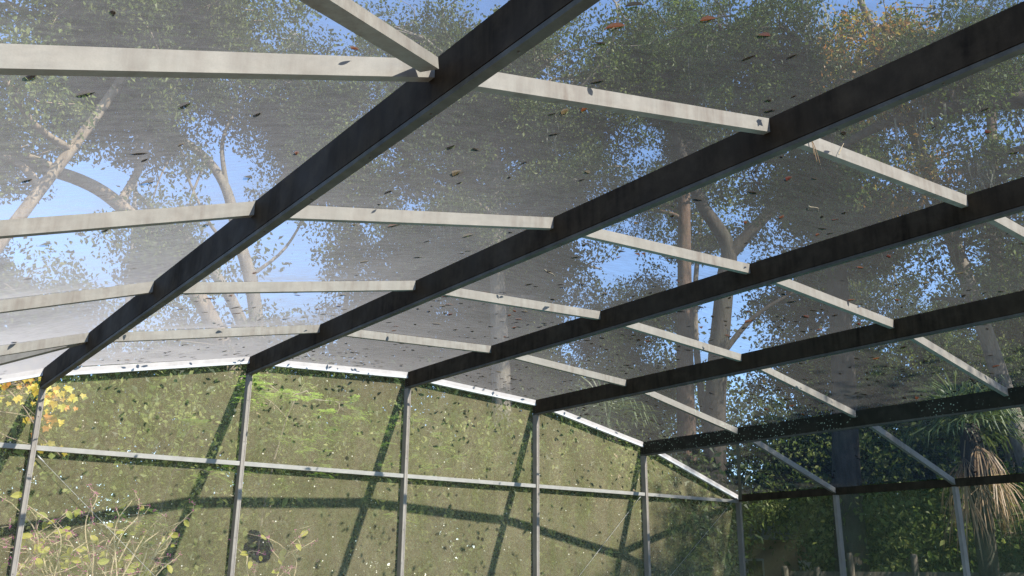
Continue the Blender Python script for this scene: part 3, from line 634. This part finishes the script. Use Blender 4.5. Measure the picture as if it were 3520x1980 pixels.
def pinnate(mb_v, mb_f, p, d, L, rr, leaflet=.075):
    """one feathery compound leaf: paired leaflets along a drooping stalk"""
    d = Vector(d).normalized(); s = d.cross(Vector((0, 0, 1))).normalized(); n = max(6, int(L/.026))
    for j in range(1, n):
        t = j/n; q = Vector(p)+d*L*t+Vector((0, 0, -.28*L*t*t)); ll = leaflet*math.sin(math.pi*(.15+.8*t))
        for sg in (-1, 1):
            e = (s*sg+d*.45+Vector((0, 0, rr.uniform(-.35, .1)))).normalized(); w = d*.013
            b0 = len(mb_v); mb_v += [tuple(q), tuple(q+e*ll*.5+w), tuple(q+e*ll), tuple(q+e*ll*.5-w)]; mb_f += [(b0, b0+1, b0+2), (b0, b0+2, b0+3)]
def feathery(name, label, base, top, r, sprays, seed):
    rg = random.Random(seed); root = empty(name, base); tag(root, label, 'sapling')
    b = Vector(base); tp = wiggle((0, 0, 0), Vector(top)-b, 9, .8, rg); mb = MB(); mb.tube(tp, [r*(1-.07*i) for i in range(10)], 7); mb.build('trunk', M['oak_bark'], root)
    V = []; F = []; mb = MB()
    for c, rad, n in sprays:
        c = Vector(c)-b; q0 = min(tp, key=lambda q: (q-c).length+max(0, q.z-c.z)); path = wiggle(q0, c, 6, 1, rg, .6); mb.tube(path, [.014, .012, .010, .008, .007, .005, .004], 5)
        for _ in range(n):
            q = c+Vector((rg.gauss(0, rad), rg.gauss(0, rad*.5), rg.gauss(0, rad*.5))); a = rg.uniform(0, 6.28)
            mb.tube([min(path, key=lambda w: (w-q).length), q], [.004, .002], 3, False)
            for _ in range(3):
                a += rg.uniform(-.7, .7); pinnate(V, F, q, (math.cos(a), math.sin(a)*.8, rg.uniform(-.15, .35)), rg.uniform(.22, .42), rg)
    mb.build('branch', M['oak_bark'], root); obj('crown', mesh_np('crown', V, None, F), M['fern_leaf'], root); return root
feathery('mimosa_sapling', 'feathery bright green sapling behind the second wall post', (3.3, 1.3, 0), (3.5, 1.1, 4.0), .022,
         [((2.9, .9, 4.0), .25, 16), ((3.7, .75, 3.75), .28, 18), ((3.3, .9, 3.4), .22, 12), ((2.5, .9, 3.95), .2, 8), ((4.2, .8, 3.4), .16, 7), ((3.5, .9, 2.95), .2, 7)], 71)
feathery('mimosa_sapling', 'smaller feathery green sapling behind the third wall bay', (5.1, 1.2, 0), (5.0, 1.0, 3.6), .018,
         [((4.75, .8, 3.65), .22, 12), ((5.3, .8, 3.2), .2, 8), ((4.6, .8, 3.1), .16, 7), ((4.9, .7, 2.4), .15, 5)], 72)
feathery('mimosa_sapling', 'low feathery sapling just left of the second wall post', (1.4, 1.4, 0), (1.75, 1.1, 3.3), .016,
         [((1.85, .8, 3.45), .12, 6), ((1.3, .9, 2.3), .2, 7), ((2.0, .8, 2.85), .14, 5)], 73)

# autumn maple sprig at the far left
def lobed(V, F, p, d, nrm, L):
    d = Vector(d).normalized(); s = d.cross(Vector(nrm)).normalized(); p = Vector(p); pts = []
    for a, r_ in ((180, .10), (118, .38), (92, .33), (60, .58), (36, .42), (16, .52), (0, .74), (-16, .52), (-36, .42), (-60, .58), (-92, .33), (-118, .38)):
        pts.append(p+(d*math.cos(R(a))+s*math.sin(R(a)))*r_*L+Vector(nrm)*abs(math.sin(R(a)))*.08*L)
    b0 = len(V); V += [tuple(p)]+[tuple(q) for q in pts]; F += [(b0, b0+1+i, b0+1+(i+1) % len(pts)) for i in range(len(pts))]
rg = random.Random(81); root = empty('maple_sapling', (-1.6, 1.6, 0)); tag(root, 'maple sapling with bright yellow lobed leaves at the left eave', 'sapling')
mb = MB(); bv = Vector((-1.6, 1.6, 0)); mb.tube(spline([(0, 0, 0), (.4, -.2, 2.0), (.7, -.4, 3.4), (1.0, -.6, 4.2)], 5), .02, 7); mb.build('trunk', M['pale_bark'], root)
V = []; F = []; mb = MB()
for c, n_, rad in (((-.25, .75, 3.68), 46, .14), ((.12, .75, 3.55), 34, .12), ((-.6, .9, 3.75), 30, .15), ((-.05, .7, 3.30), 18, .12), ((.05, .8, 3.0), 8, .12)):
    c = Vector(c)-bv; mb.tube(wiggle(Vector((.75, -.42, 3.5)), c, 6, 1.2, rg), [.012, .010, .008, .007, .006, .005, .004], 5)
    for _ in range(n_):
        q = c+Vector((rg.gauss(0, rad), rg.gauss(0, rad*.7), rg.gauss(0, rad*.8))); mb.tube([c, q], [.003, .0015], 3, False)
        lobed(V, F, q, (rg.uniform(-.6, .6), rg.uniform(-.4, .2), -1), (rg.uniform(-.5, .5), -1, rg.uniform(-.2, .6)), rg.uniform(.06, .105))
mb.tube(spline([(1.05, -.75, 3.75), (1.35, -.85, 3.45), (1.62, -.85, 3.1), (1.85, -.85, 2.9)], 5), .009, 5)
mb.build('branch', M['pale_bark'], root); obj('crown', mesh_np('crown', V, None, F), M['yellow_leaf'], root)

# beautyberry shrub, arching bare stems with berries and a few yellow leaves
def beautyberry(label, base, n, reach, seed, fan):
    rg = random.Random(seed); root = empty('beautyberry_shrub', base); tag(root, label, 'shrub'); V = []; F = []; mb = MB(); bb = MB()
    def leaf(q, L):
        d = Vector((rg.uniform(-1, 1), rg.uniform(-.6, .3), rg.uniform(-1, .1))).normalized(); nr = Vector((rg.uniform(-.5, .5), -1, rg.uniform(-.1, .8))).normalized(); s = d.cross(nr).normalized()
        W = L*.58; pts = [(0, 0), (.22, .42), (.55, .5), (.8, .3), (1, 0), (.8, -.3), (.55, -.5), (.22, -.42)]
        b0 = len(V); V.extend([tuple(q+d*L*a+s*W*b+nr*W*.35*abs(b)) for a, b in pts]); F.extend([(b0, b0+i, b0+i+1) for i in range(1, 7)])
    for j in range(n):
        a = rg.uniform(*fan); L = reach*rg.uniform(.7, 1.1); e = Vector((math.cos(a)*L*.75, rg.uniform(-.35, .35), math.sin(a)*L))
        st = spline([(rg.uniform(-.1, .1), rg.uniform(-.1, .1), 0), e*.45+Vector((rg.gauss(0, .08), rg.gauss(0, .08), .12)), e*.8+Vector((rg.gauss(0, .1), rg.gauss(0, .08), .10)), e+Vector((e.x*.12, 0, -.06))], 6)
        m_ = len(st); mb.tube(st, [.0125*(1-.62*i/m_) for i in range(m_)], 5)
        for t in range(6, m_, 2):
            if rg.random() < .62:
                q = st[t]; d = Vector((rg.gauss(0, 1), rg.gauss(0, .6), rg.uniform(-.1, 1.1))).normalized(); q2 = q+d*rg.uniform(.18, .5)
                tw = wiggle(q, q2, 4, 1.2, rg, .3); mb.tube(tw, [.0068, .006, .005, .004, .003], 4)
                for w in tw[1:]:
                    if rg.random() < .62:
                        for _ in range(6):
                            c = w+Vector((rg.gauss(0, .014), rg.gauss(0, .012), rg.gauss(0, .013))); bb.tube([c-Vector((0, 0, .0045)), c, c+Vector((0, 0, .0045))], [.003, .0085, .003], 5)
                    if rg.random() < .13: leaf(w, rg.uniform(.08, .14))
            if rg.random() < .16: leaf(st[t], rg.uniform(.09, .15))
    mb.build('stem', M['twig'], root); bb.build('berries', M['berries'], root); obj('foliage', mesh_np('foliage', V, None, F), M['berry_leaf'], root)
beautyberry('beautyberry shrub with pale arching stems, magenta berries and yellow leaves', (.75, .72, 0), 30, 2.45, 91, (1.05, 2.1))
beautyberry('sparser beautyberry shrub behind the leftmost post', (-.5, .95, 0), 12, 2.3, 92, (.9, 2.2))
beautyberry('thin beautyberry stems behind the second wall bay', (3.2, .9, 0), 7, 1.95, 93, (1.0, 2.2))

# fan palm with a skirt of dead fronds
def fan_frond(V, F, p, d, L, rg, dead):
    d = Vector(d).normalized(); s = d.cross(Vector((0, 0, 1)))
    s = s.normalized() if s.length > .1 else Vector((1, 0, 0)); st = .45*L; hub = Vector(p)+d*st
    b0 = len(V); w = s*.012; V += [tuple(Vector(p)-w), tuple(Vector(p)+w), tuple(hub+w), tuple(hub-w)]; F += [(b0, b0+1, b0+2), (b0, b0+2, b0+3)]
    nb = 20 if not dead else 15
    for j in range(nb):
        a = (j/(nb-1)-.5)*(3.9 if not dead else 1.5)+rg.gauss(0, .10); e = (d*math.cos(a)+s*math.sin(a)+Vector((rg.gauss(0, .14), rg.gauss(0, .14), 0))*(1 if dead else .4)).normalized(); ll = L*(.62+.25*math.cos(a))*rg.uniform(.85, 1.1); drop = .30 if not dead else .5
        t = e.cross(d.cross(s)).normalized()*(.018 if not dead else .011); m1 = hub+e*ll*.5+Vector((0, 0, -.06*ll)); m2 = hub+e*ll*.8+Vector((0, 0, -drop*.6*ll)); m3 = hub+e*ll*.95+Vector((0, 0, -drop*1.5*ll))
        b0 = len(V); V += [tuple(hub), tuple(m1+t), tuple(m1-t), tuple(m2+t*.7), tuple(m2-t*.7), tuple(m3)]
        F += [(b0, b0+1, b0+2), (b0+1, b0+3, b0+4), (b0+1, b0+4, b0+2), (b0+3, b0+5, b0+4)]
def palm(label, base, h, seed, live, dead, L):
    rg = random.Random(seed); root = empty('fan_palm', base); tag(root, label, 'palm'); mb = MB()
    pts = [(0, 0, h*i/10) for i in range(11)]; mb.tube(pts, [.2, .17, .165, .16, .16, .165, .165, .17, .18, .2, .12], 12); mb.build('trunk', M['dark_bark'], root)
    V = []; F = []
    for _ in range(live):
        a = rg.uniform(0, 6.28); e = rg.uniform(-.25, 1.2); fan_frond(V, F, (0, 0, h), (math.cos(a)*math.cos(e), math.sin(a)*math.cos(e), math.sin(e)), L*rg.uniform(.8, 1.1), rg, False)
    obj('crown', mesh_np('crown', V, None, F), M['palm_leaf'], root); V = []; F = []
    for _ in range(dead):
        a = rg.uniform(0, 6.28); e = rg.uniform(-1.35, -.75); fan_frond(V, F, (math.cos(a)*.15, math.sin(a)*.15, h-rg.uniform(0, .9)), (math.cos(a)*math.cos(e), math.sin(a)*math.cos(e), math.sin(e)), L*rg.uniform(.6, .95), rg, True)
    obj('dead_skirt', mesh_np('dead_skirt', V, None, F), M['dead_palm'], root)
palm('fan palm with hanging dead fronds outside the side wall at right', (13.75, -3.1, 0), 4.15, 101, 26, 13, 1.0)
palm('lower fan palm with dead fronds at the bottom right edge', (13.6, -4.6, 0), 2.3, 102, 14, 16, 1.0)
palm('small dark fan palm showing behind the end wall corner', (11.0, 3.0, 0), 4.6, 103, 20, 8, 1.2)

# ------------------------------------------------------------------ wooden fence and neighbouring house beyond the side wall
fence = empty('wooden_fence', (13.3, -1.2, 0)); tag(fence, 'weathered grey wooden post fence outside the side wall', 'fence'); fo = Vector((13.3, -1.2, 0))
fd = Vector((13.1, -2.18, 0))-Vector((12.25, -.85, 0)); 
for j, (x, y, h) in enumerate(((12.25, -.85, 1.78), (12.58, -1.3, 2.02), (13.1, -2.18, 2.0), (13.75, -3.2, 1.9), (11.95, -.4, 1.8))):
    mb = MB(); mb.tube([(x-fo.x, y-fo.y, 0), (x-fo.x, y-fo.y, h*.5), (x-fo.x, y-fo.y, h-.05), (x-fo.x, y-fo.y, h)], [.062, .06, .058, .045], 10); mb.build('post', M['fence_wood'], fence)
for z in (1.66, .8):
    mb = MB(); a = Vector((12.0, -.45, 0))-fo; b_ = Vector((14.6, -4.5, 0))-fo; d = (b_-a).normalized(); s = Vector((-d.y, d.x, 0))
    mb.extrude([(-.02, -.05), (.02, -.05), (.02, .05), (-.02, .05)], a+Vector((.09, .06, z)), b_+Vector((.09, .06, z)), s, (0, 0, 1)); mb.build('rail', M['fence_wood'], fence)
hx, hy = 27.5, 10.2
house = empty('house', (hx, hy, 0)); tag(house, 'salmon walled house glimpsed through the trees beyond the corner', 'house'); house.rotation_euler = (0, 0, R(-38))
mb = MB(); mb.box((-5, -3, 0), (5, 3, 2.75)); mb.build('wall', M['house_wall'], house)
mb = MB(); mb.hexa([(-5.5, -3.5, 2.752), (5.5, -3.5, 2.752), (5.5, 3.5, 2.752), (-5.5, 3.5, 2.752), (-2.6, -.15, 4.3), (2.6, -.15, 4.3), (2.6, .15, 4.3), (-2.6, .15, 4.3)]); mb.build('roof', M['house_roof'], house)
for wx in (-3.0, 1.2, 3.6):
    mb = MB(); mb.box((wx-.55, -3.05, .95), (wx+.55, -3.002, 2.15)); w = mb.build('window', M['white_trim'], house)
    for sx in (-1, 1):
        mb = MB(); mb.box((wx+sx*.26-.23, -3.062, 1.02), (wx+sx*.26+.23, -3.051, 2.08)); mb.build('pane', M['glass'], w)
mb = MB(); mb.box((-1.3, -3.05, 0), (-.3, -3.002, 2.1)); dr = mb.build('door', M['white_trim'], house); mb = MB(); mb.disc((-.42, -3.05, 1.0), (0, -1, 0), .03, .06); mb.build('handle', M['screw'], dr)

# ------------------------------------------------------------------ fallen leaves on the roof screen
def fallen_mesh(seed):
    rr = np.random.RandomState(seed); L = 1.0; W = rr.uniform(.34, .52); curl = rr.uniform(-.5, .7); cup = rr.uniform(.1, .5); V = []; n = 6; tw = rr.uniform(-.5, .5)
    for i in range(n+1):
        t = i/n; w = W*.5*math.sin(math.pi*t**.8)**.8*(1+rr.uniform(-.12, .12)) if 0 < t < 1 else .012
        x = (t-.5)*L; z = curl*(t-.5)**2*.5; tz = tw*(t-.5)
        for s in (-1, 0, 1): V.append((x, s*w, z+abs(s)*w*cup+s*w*tz))
    F = []
    for i in range(n):
        for s in range(2):
            a = i*3+s; F.append((a, a+1, a+4, a+3))
    # stalk
    b0 = len(V); V += [(.5, .012, 0), (.5, -.012, 0), (.72, 0, .06)]
    V = np.array(V); V[:, 2] -= V[:, 2].min()
    return V, np.array(F), np.array([[b0, b0+1, b0+2]])
shapes = [fallen_mesh(s) for s in range(7)]
kinds = list(FALLEN)
meshes = {}
for k in kinds:
    for si, (V, F, T) in enumerate(shapes):
        me = mesh_np('fallen_leaf', V, F, T, True); me.materials.append(M['fallen '+k]); meshes[k, si] = me
COUNT = [[10, 70, 105, 95, 75, 36], [8, 60, 66, 85, 82, 44], [8, 22, 46, 78, 58, 30], [14, 24, 32, 28, 18, 8], [12, 20, 20, 14, 6, 4]]
rg = random.Random(123); L_ = []
for k in range(ROWS):
    for ci in range(6):
        i = ci-1
        hubs = [(rg.random(), rg.random()*(.5 if k == 0 else 1)) for _ in range(5)]+[(rg.choice((.03, .97)), rg.random())]
        for _ in range(COUNT[k][ci]):
            if rg.random() < .4: ca, cb = rg.choice(hubs); a = min(.98, max(.02, ca+rg.gauss(0, .07))); b = min(.97, max(.02, cb+rg.gauss(0, .07)))
            else: a = rg.random(); b = rg.random() if k else rg.random()**1.3   # the lowest row gathers more near the wall
            x = XN[i]+.06+(XN[i+1]-XN[i]-.09)*a; y = -ROW*k-.03-(ROW-.08)*b
            ya, yb = -ROW*k+(.065 if k == 0 else .025), -ROW*(k+1)+.025; z = roof_z(k, i, (x-XN[i]-.025)/(XN[i+1]-XN[i]), (ya-y)/(ya-yb))+.0015
            w = rg.random(); right = i/5
            kd = 'dark brown' if w < .62-.3*right else 'rust orange' if w < .80-.05*right else 'tan' if w < .91 else 'reddish'
            L_.append((k, i, x, y, z, kd, (rg.uniform(.044, .085) if rg.random() < .86 else rg.uniform(.08, .11)), rg.uniform(0, 6.28), rg.uniform(-.12, .12), rg.randrange(7)))
def in_view(x, y, z):
    d = Vector((x, y, z))-CAM; t = d.dot(fw)
    return t > .2 and abs(d.dot(r2)/t) < 1760/3147 and abs(d.dot(u2)/t) < 990/3147
L_.sort(key=lambda q: (not in_view(*q[2:5]), (Vector(q[2:5])-CAM).length/q[6]))
rowname = ['first', 'second', 'third', 'fourth', 'fifth']
colname = ['leftmost', 'second', 'third', 'fourth', 'fifth', 'sixth']
Vs = []; Fs = []; Ts = []; nv = 0
for j, (k, i, x, y, z, kd, s, rz, tilt, si) in enumerate(L_):
    slope = math.atan2(ZN[i+1]-ZN[i], XN[i+1]-XN[i])
    mat = Matrix.Translation((x, y, z)) @ Matrix.Rotation(-slope, 4, 'Y') @ Matrix.Rotation(rz, 4, 'Z') @ Matrix.Rotation(tilt, 4, 'X') @ Matrix.Scale(s, 4)
    if j < 299:
        o = bpy.data.objects.new('fallen_leaf', meshes[kd, si]); COL.objects.link(o); o.matrix_world = mat
        size = 'large' if s > .078 else 'small' if s < .060 else 'medium'
        quarter = ('far' if -y-ROW*k < ROW/2 else 'near')+' '+('left' if x < (XN[i]+XN[i+1])/2 else 'right')
        lab = f'{size} {kd} leaf on roof, {rowname[k]} row from end wall, {colname[i+1]} bay, {quarter}'
        tag(o, lab, 'leaf', lab.replace(' leaf ', ' leaves '))
    else:
        V, F, T = shapes[si]; A = np.array(mat); W = V@A[:3, :3].T+A[:3, 3]; Vs.append(W); Fs.append(F+nv); Ts.append(T+nv); nv += len(W)
if Vs:
    me = mesh_np('leaf_litter', np.concatenate(Vs), np.concatenate(Fs), np.concatenate(Ts), True)
    tag(obj('leaf_litter', me, M['fallen dark brown']), 'scatter of the smallest fallen leaves all over the roof screen', 'leaves', None, 'stuff')
# fallen pine needles hooked over a rib, twigs lying on the mesh
def needle_bundle(label, p, tips, r=.0022):
    o = MB()
    for t in tips:
        o.tube(spline([(0, 0, 0), Vector(t)*.5+Vector((.01, 0, .012)), t], 5), r, 4)
    ob = o.build('pine_needles', M['dead_palm']); ob.location = p; tag(ob, label, 'pine needles')
yb = -8.0
needle_bundle('bundle of tan pine needles hanging beside a rib past the second beam', (XN[1]+.36, yb-.012, 4.232), [(.03, -.02, -.19), (.045, -.03, -.20), (.01, -.02, -.15)])
def twig_on(label, p, path, r=.004):
    o = MB(); o.tube(spline(path, 4), [r*(1-.06*i) for i in range(len(spline(path, 4)))], 5); ob = o.build('twig', M['twig']); ob.location = p; tag(ob, label, 'twig')
twig_on('curved pale twig on roof screen near the third beam', (3.6, -7.2, 4.305), [(0, 0, 0), (.05, .02, .012), (.10, -.01, .006), (.15, .02, .004)])
twig_on('thin dark twig leaning on the rib past the second beam', (2.75, -8.02, 4.17), [(0, 0, 0), (.03, -.002, .05), (.07, 0, .10)], .003)
twig_on('long thin stick on roof screen between second and third beams', (2.9, -4.9, 4.26), [(0, 0, 0), (.08, .05, .006), (.17, .08, .01), (.24, .14, .006)], .004)
